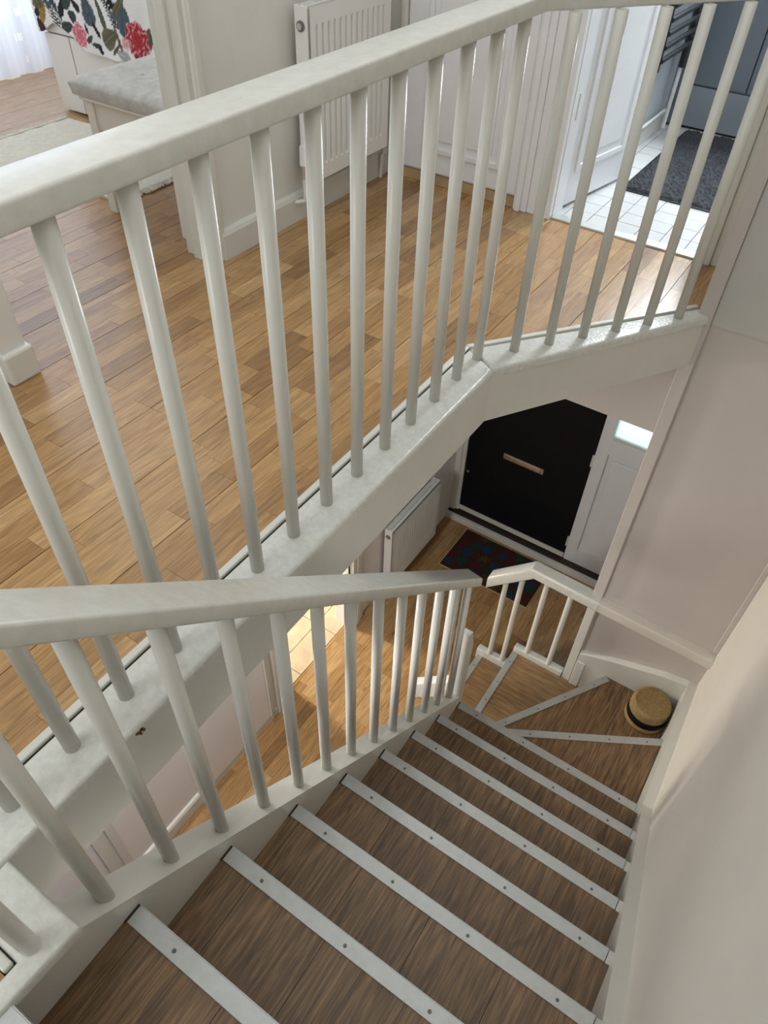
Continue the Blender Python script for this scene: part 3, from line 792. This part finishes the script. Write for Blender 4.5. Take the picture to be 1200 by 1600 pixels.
radiator('white ribbed radiator on the lower hall wall by the front door', 2.555, 3.12, 1.595, -2.47, -1.965, 0.075, 0.030, 2.530,
         [(2.530, 1.552, -2.48), (2.505, 1.56, -2.52), (2.505, 1.565, ZF)])

# ================================================================== BATHROOM THINGS
va = thing('vanity_unit', 'slate grey vanity unit at the end of the bathroom', 'vanity unit', (4.4, 0.6, 0))
obj('carcass', B(4.222, 4.74, 0.10, 1.005, 0.012, 0.82), GREYUNIT, va)
obj('plinth', B(4.205, 4.23, 0.10, 0.985, 0.012, 0.192, bev=0.002), GREYPL, va)
obj('end_panel', B(4.195, 4.24, 0.985, 1.01, 0.012, 0.82, bev=0.002), GREYUNIT, va)
for (a, c) in ((0.682, 0.982), (0.37, 0.676)):
    obj('door', B(4.202, 4.222, a, c, 0.20, 0.80, bev=0.002), GREYUNIT, va)
bm_mat = thing('bath_mat', 'dark grey shaggy bath mat on white tiles', 'bath mat', (3.7, 0.6, 0))
b = bmesh.new()
NX, NY = 90, 64
def bump_grid(b, x0, x1, y0, y1, nx_, ny_, zf):
    v = [[b.verts.new((x0+(x1-x0)*i/nx_, y0+(y1-y0)*j/ny_, zf(i, j))) for j in range(ny_+1)] for i in range(nx_+1)]
    for i in range(nx_):
        for j in range(ny_): b.faces.new((v[i][j], v[i+1][j], v[i+1][j+1], v[i][j+1]))
    return v
rm = random.Random(3)
bump_grid(b, 3.25, 4.16, 0.30, 0.885, NX, NY, lambda i, j: 0.003 if i in (0, NX) or j in (0, NY) else 0.014+rm.uniform(-0.005, 0.005))
tag(obj('pile', b, MATGREY, bm_mat), kind='stuff')
obj('border', B(3.243, 4.165, 0.293, 0.892, 0.0, 0.006, bev=0.002), ANTH, bm_mat)
tr = thing('towel_radiator', 'anthracite ladder towel rail on the bathroom wall', 'towel rail', (3.85, 0.97, 0.35))
for x in (3.62, 4.08):
    b = bmesh.new(); cyl(b, (x, 0.975, 0.36), (x, 0.975, 1.5), 0.016, seg=12); shade_auto(obj('upright', b, ANTH, tr))
z = 0.40
while z < 1.48:
    b = bmesh.new(); cyl(b, (3.62, 0.962, z), (4.08, 0.962, z), 0.011, seg=10); shade_auto(obj('bar', b, ANTH, tr)); z += 0.05
b = bmesh.new(); cyl(b, (4.08, 0.975, 0.29), (4.08, 0.975, 0.37), 0.022, seg=14); shade_auto(obj('valve', b, ANTH, tr))
b = bmesh.new(); tube(b, [(4.08, 0.985, 0.29), (4.08, 0.99, 0.02)], 0.010); shade_auto(obj('pipe', b, PIPE, tr))
b = bmesh.new(); tube(b, [(4.08, 1.0, 0.10), (3.0, 1.0, 0.10)], 0.007); shade_auto(obj('pipe', b, PIPE, tr))

# ================================================================== DINING ROOM THINGS
cb = thing('storage_cabinet', 'cream storage cabinet under the floral cloth', 'cabinet', (2.75, 3.0, 0))
obj('body', B(2.468, 3.08, 2.51, 3.498, 0.01, 0.775), CREAM, cb)
for (a, c) in ((3.335, 3.50), (2.90, 3.328), (2.51, 2.893)):
    obj('panel', B(2.448, 2.469, a, c, 0.012, 0.335, bev=0.002), CREAM, cb)
obj('rail', B(2.448, 2.469, 2.51, 3.50, 0.342, 0.775, bev=0.002), CREAM, cb)
obj('top', B(2.44, 3.09, 2.50, 3.508, 0.775, 0.795, bev=0.003), CREAM, cb)

# floral cloth: printed cotton draped over the cabinet top and front
def pt_in(y, z):   # lower hem of the front fall
    hem = [(3.51, 0.338), (3.467, 0.346), (3.396, 0.386), (3.324, 0.372), (3.269, 0.35), (3.2, 0.305), (3.097, 0.298), (2.996, 0.296), (2.91, 0.312), (2.76, 0.36), (2.6, 0.40), (2.4, 0.44)]
    for i in range(len(hem)-1):
        if hem[i+1][0] <= y <= hem[i][0]:
            t = (y-hem[i][0])/(hem[i+1][0]-hem[i][0]); return hem[i][1]+t*(hem[i+1][1]-hem[i][1])
    return 0.4
prints = []
def ell(y, z, a, b_, ang, col, vein=None): prints.append(('e', y, z, a, b_, math.radians(ang), col, vein))
DG, TEAL, BLK, GRN, OLV = (0.035, 0.045, 0.045), (0.06, 0.085, 0.10), (0.012, 0.014, 0.014), (0.06, 0.075, 0.04), (0.10, 0.09, 0.055)
def frond(y, z, ang, L_, n, col):
    a = math.radians(ang)
    for i in range(n):
        t = i/(n-1); cy, cz = y+math.cos(a)*L_*t, z+math.sin(a)*L_*t
        for s in (-1, 1):
            aa = ang+s*(38-10*t); l2 = L_*(0.34-0.16*t)
            ell(cy+math.cos(math.radians(aa))*l2*0.5, cz+math.sin(math.radians(aa))*l2*0.5, l2*0.52, 0.0045, aa, col)
frond(2.92, 0.42, 55, 0.22, 13, BLK); frond(2.72, 0.40, 120, 0.22, 13, TEAL); frond(3.33, 0.37, 60, 0.22, 12, DG); frond(3.40, 0.44, 100, 0.16, 10, TEAL)
frond(3.12, 0.55, 70, 0.2, 12, DG); frond(2.95, 0.62, 120, 0.2, 12, BLK); frond(2.6, 0.5, 80, 0.25, 12, DG)
for (y, z, a, b_, an, c) in ((3.131, 0.466, .046, .026, 82, TEAL), (3.052, 0.462, .055, .013, 74, GRN), (3.02, 0.382, .048, .030, 150, OLV), (3.292, 0.386, .034, .017, 160, DG),
                             (3.103, 0.399, .026, .007, 60, BLK), (3.243, 0.434, .022, .018, 30, DG), (3.305, 0.457, .034, .014, 120, BLK), (3.117, 0.338, .022, .009, 10, DG), (3.10, 0.325, .016, .007, 70, BLK),
                             (2.947, 0.326, .032, .018, 20, (0.30, 0.31, 0.29)), (2.777, 0.413, .038, .016, 110, GRN), (2.739, 0.402, .04, .014, 80, BLK), (3.204, 0.479, .026, .012, 40, BLK), (3.26, 0.48, .03, .014, 150, DG),
                             (2.929, 0.50, .05, .018, 130, OLV), (2.905, 0.455, .05, .03, 100, TEAL), (2.97, 0.47, .022, .01, 40, TEAL), (3.474, 0.370, .026, .018, 60, (0.05, 0.015, 0.015)), (3.45, 0.423, .02, .03, 20, (0.25, 0.15, 0.04)),
                             (3.48, 0.42, .018, .012, 120, BLK), (3.46, 0.46, .02, .03, 80, OLV), (3.37, 0.48, .04, .01, 60, DG), (2.85, 0.33, .03, .015, 30, DG), (3.15, 0.36, .02, .008, 140, DG), (3.16, 0.40, .018, .006, 70, BLK),
                             (2.965, 0.40, .05, .006, 75, OLV), (2.985, 0.345, .03, .006, 140, OLV)):
    ell(y, z, a*1.22, b_*1.3, an, c)
def flower(y, z, R, col, dark, n):
    prints.append(('f', y, z, R, col, dark, n))
flower(3.214, 0.366, 0.052, (0.80, 0.28, 0.33), (0.42, 0.04, 0.07), 5)
flower(2.845, 0.400, 0.074, (0.66, 0.085, 0.10), (0.20, 0.008, 0.015), 7)
flower(2.92, 0.375, 0.026, (0.82, 0.50, 0.45), (0.6, 0.2, 0.2), 5)
flower(3.38, 0.62, 0.06, (0.80, 0.28, 0.33), (0.42, 0.04, 0.07), 6); flower(2.7, 0.60, 0.06, (0.66, 0.085, 0.10), (0.2, 0.008, 0.015), 7)
def print_col(y, z):
    c = (0.84, 0.83, 0.80)
    for p in prints:
        if p[0] == 'e':
            _, cy, cz, a, b_, an, col, v = p
            dy, dz = y-cy, z-cz; u = dy*math.cos(an)+dz*math.sin(an); w_ = -dy*math.sin(an)+dz*math.cos(an)
            q = (u/a)**2+(abs(w_)/(b_*max(0.15, 1-0.35*u/a)))**2
            if q < 1:
                f = 1.0+0.7*(abs(w_)/b_)+(1.1 if abs(w_) < 0.0022 and b_ > 0.01 else 0)
                c = tuple(min(1, k*f) for k in col)
        else:
            _, cy, cz, Rr, col, dark, n = p
            dy, dz = y-cy, z-cz; d = math.hypot(dy, dz); th = math.atan2(dz, dy)
            rim = Rr*(0.92+0.07*math.cos(n*th+cy*31)+0.04*math.cos((2*n+1)*th))
            if d < rim:
                t = d/rim; s = 0.5+0.5*math.sin(t*17+2.2*math.sin(n*th+t*5))
                k = 0.25+0.75*s*(0.45+0.55*t)
                c = tuple(dark[i]+(col[i]*1.05-dark[i])*k for i in range(3))
                if s > 0.88 and t > 0.5: c = tuple(min(1, x*0.6+0.35) for x in c)
    return c
fc = bmesh.new(); lay_c = fc.loops.layers.float_color.new('Col')
NYc, NZc = 190, 96
ya, yb = 3.515, 2.49
V = []
for i in range(NYc+1):
    y = ya+(yb-ya)*i/NYc; h0 = pt_in(y, 0); col_ = []
    for j in range(NZc+1):
        z = h0+(0.80-h0)*j/NZc
        wv = 0.004*math.sin(y*23)+0.003*math.sin(y*41+1)
        col_.append((fc.verts.new((2.432+wv*(1-(z-0.3)/0.55)-0.006*(0.8-z), y, z)), y, z))
    for j, d in enumerate((0.05, 0.25, 0.64)):
        col_.append((fc.verts.new((2.43+d, y, 0.802)), y, 0.80+d))
    V.append(col_)
for i in range(NYc):
    for j in range(len(V[0])-1):
        q = (V[i][j], V[i+1][j], V[i+1][j+1], V[i][j+1])
        f = fc.faces.new([k[0] for k in q])
        for lp_, k in zip(f.loops, q): lp_[lay_c] = (*print_col(k[1], k[2]), 1)
fo = obj('floral_cloth', fc, FLORAL, None, smooth=True)
md = fo.modifiers.new('thickness', 'SOLIDIFY'); md.thickness = 0.003; md.offset = 0
tag(fo, 'white floral cloth with red and pink blooms draped over cream cabinet', 'cloth')

be = thing('bench', 'cream wooden bench beside the dining opening', 'bench', (2.2, 2.2, 0))
for (x, y) in ((1.785, 2.385), (2.72, 2.385), (1.785, 2.0), (2.72, 2.0)):
    obj('leg', B(x, x+0.045, y, y+0.04, 0, 0.40, bev=0.003), CREAM, be)
b = bmesh.new()
box(b, 1.792, 1.815, 2.035, 2.39, 0.30, 0.40, bev=0.002); box(b, 1.83, 2.72, 2.395, 2.418, 0.30, 0.40, bev=0.002); box(b, 1.83, 2.72, 2.007, 2.03, 0.30, 0.40, bev=0.002); box(b, 2.735, 2.757, 2.035, 2.39, 0.30, 0.40, bev=0.002)
obj('apron', b, CREAM, be)
obj('seat', B(1.775, 2.775, 1.985, 2.44, 0.396, 0.408, bev=0.003), CREAM, be)
cu = thing('bench_cushion', 'light grey tufted cushion lying on the cream bench', 'cushion', (2.2, 2.2, 0.41))
b = bmesh.new()
nx_, ny_ = 44, 22
x0, x1, y0, y1 = 1.762, 2.79, 1.975, 2.462
tufts = [(x0+0.2+0.21*i, y0+0.15+0.19*j) for i in range(4) for j in range(2)]
def ctop(i, j):
    u, v = i/nx_, j/ny_
    x, y = x0+(x1-x0)*u, y0+(y1-y0)*v
    e = min(u, 1-u)*(x1-x0); e2 = min(v, 1-v)*(y1-y0); d = min(e, e2)
    h = 0.036+0.014*min(1, (d/0.03))**0.5 if d > 0 else 0.030
    for (tx, ty) in tufts: h -= 0.018*math.exp(-((x-tx)**2+(y-ty)**2)/0.0012)
    return 0.418+h
top_v = bump_grid(b, x0, x1, y0, y1, nx_, ny_, ctop)
bot_v = bump_grid(b, x0+0.012, x1-0.012, y0+0.012, y1-0.012, 1, 1, lambda i, j: 0.4085)
ed = [top_v[i][0] for i in range(nx_+1)]; 
b.verts.ensure_lookup_table()
# close the rim
def stitch(row, a, c):
    for i in range(len(row)-1): b.faces.new((row[i], row[i+1], c if i >= (len(row)-1)//2 else a)) if False else None
rim_top = [top_v[i][0] for i in range(nx_+1)]+[top_v[nx_][j] for j in range(1, ny_+1)]+[top_v[i][ny_] for i in range(nx_-1, -1, -1)]+[top_v[0][j] for j in range(ny_-1, 0, -1)]
low = [b.verts.new((v.co.x+(0.010 if v.co.x < 2.0 else -0.010)*(1 if abs(v.co.x-x0) < 1e-5 or abs(v.co.x-x1) < 1e-5 else 0), v.co.y, 0.4088)) for v in rim_top]
for i in range(len(rim_top)):
    j = (i+1) % len(rim_top); b.faces.new((rim_top[i], rim_top[j], low[j], low[i]))
obj('pad', b, CUSH, cu, smooth=True)
b = bmesh.new()
for (tx, ty) in tufts: lathe(b, [(0, 0.0), (0.010, -0.001), (0.012, -0.005)], (tx, ty, 0.459), seg=10)
obj('tuft_button', b, CUSH, cu)

def shear(b):
    for v in b.verts: v.co.x += 0.155-0.09*(v.co.y-2.47)/0.91-0.10*(v.co.x-1.7)/0.7
    return b
rg = thing('rug', 'cream woven rug with knotted fringe on the dining floor', 'rug', (2.0, 2.9, 0))
b = bmesh.new()
bump_grid(b, 1.70, 2.40, 2.47, 3.38, 40, 50, lambda i, j: 0.009+0.002*math.sin(i*0.8)*math.cos(j*0.5)); 
shear(b); obj('weave', b, RUG, rg, smooth=True)
obj('backing', shear(B(1.70, 2.40, 2.47, 3.38, 0.0005, 0.006)), RUG, rg)
b = bmesh.new(); rf = random.Random(5)
for i in range(150):
    x = 1.70+0.70*i/149
    for (yy, s) in ((2.475, -1), (3.375, 1)):
        pts = [(x, yy, 0.008), (x+rf.uniform(-.006, .006), yy+s*rf.uniform(.015, .022), 0.010), (x+rf.uniform(-.012, .012), yy+s*rf.uniform(.032, .05), 0.004)]
        tube(b, pts, 0.0048, seg=5)
tag(obj('fringe', shear(b), RUG, rg), kind='stuff')

b = bmesh.new()
n = 150; rows = []
for k in range(2):
    z = (0.002, 2.2)[k]
    rows.append([b.verts.new((0.95+2.05*i/n, 4.13+0.016*math.sin(i*0.55+0.4*k)+0.006*math.sin(i*1.7), z)) for i in range(n+1)])
for i in range(n): b.faces.new((rows[0][i], rows[0][i+1], rows[1][i+1], rows[1][i]))
tag(obj('curtain', b, CURT, None, smooth=True), 'sheer bluish white curtain over the dining room window', 'curtain')
b = bmesh.new(); cyl(b, (0.94, 4.135, 2.215), (3.08, 4.135, 2.215), 0.012, seg=12)
tag(obj('curtain_rod', b, PAINT, None), 'white rod carrying the sheer curtain', 'curtain rod')

# ================================================================== HAT AND DOOR MAT
hat = thing('straw_hat', 'round straw boater hat with black ribbon in the stair corner', 'hat', (2.266, -0.1535, -10*r))
hc = (2.266, -0.1535, -10*r)
b = bmesh.new()
lathe(b, [(0.0, 0.134), (0.05, 0.1355), (0.082, 0.134), (0.090, 0.128), (0.093, 0.120), (0.0955, 0.05), (0.096, 0.02)], hc, seg=48)
obj('crown', b, STRAW, hat, smooth=True)
b = bmesh.new(); lathe(b, [(0.0955, 0.028), (0.0995, 0.022), (0.1005, 0.010), (0.099, 0.0), (0.08, 0.0)], hc, seg=48)
obj('brim', b, STRAW, hat, smooth=True)
b = bmesh.new(); lathe(b, [(0.0955, 0.034), (0.0975, 0.035), (0.0972, 0.055), (0.0964, 0.078), (0.093, 0.079)], hc, seg=48)
obj('ribbon', b, RIBBON, hat, smooth=True)
b = bmesh.new()
for i in range(9):
    rr_ = 0.009+0.0085*i
    for k in range(36):
        a0, a1 = 2*math.pi*k/36, 2*math.pi*(k+1)/36
        cyl(b, (hc[0]+rr_*math.cos(a0), hc[1]+rr_*math.sin(a0), hc[2]+0.1345), (hc[0]+rr_*math.cos(a1), hc[1]+rr_*math.sin(a1), hc[2]+0.1345), 0.0022, seg=4, caps=False)
obj('braid_rings', b, STRAW, hat)

b = bmesh.new(); lc = b.loops.layers.float_color.new('Col')
x0, x1, y0, y1 = 3.0, 3.395, 0.74, 1.40
nx_, ny_ = 70, 110
rm = random.Random(11)
v = bump_grid(b, x0, x1, y0, y1, nx_, ny_, lambda i, j: ZF+(0.004 if i in (0, nx_) or j in (0, ny_) else 0.013+rm.uniform(-.002, .002)))
pal = [(0.016, 0.035, 0.075), (0.07, 0.014, 0.014), (0.012, 0.045, 0.035), (0.02, 0.03, 0.016), (0.016, 0.035, 0.085), (0.06, 0.04, 0.016), (0.06, 0.014, 0.022)]
spots = []
for a in range(5):
    for c_ in range(7):
        spots.append((x0+0.04+0.08*a+rm.uniform(-.02, .02), y0+0.05+0.095*c_+rm.uniform(-.025, .025), rm.uniform(.036, .055), rm.choice(pal), rm.randint(4, 7)))
for f in b.faces:
    for l in f.loops:
        x, y = l.vert.co.x, l.vert.co.y; c = (0.04, 0.02, 0.012)
        for (sx, sy, R0, col, n) in spots:
            d = math.hypot(x-sx, y-sy); th = math.atan2(y-sy, x-sx)
            if d < R0*(0.78+0.2*math.cos(n*th)+0.08*math.cos(3*th+sx*90)) and (c[0] == 0.04 or d < R0*0.6): c = col
        l[lc] = (*c, 1)
dm = thing('door_mat', 'dark multicoloured flower patterned doormat inside the front door', 'door mat', (3.2, 1.07, ZF))
obj('pile', b, MATCOL, dm)
obj('edging', B(x0-0.006, x1+0.004, y0-0.005, y1+0.005, ZF+0.0004, ZF+0.005), PINE, dm)
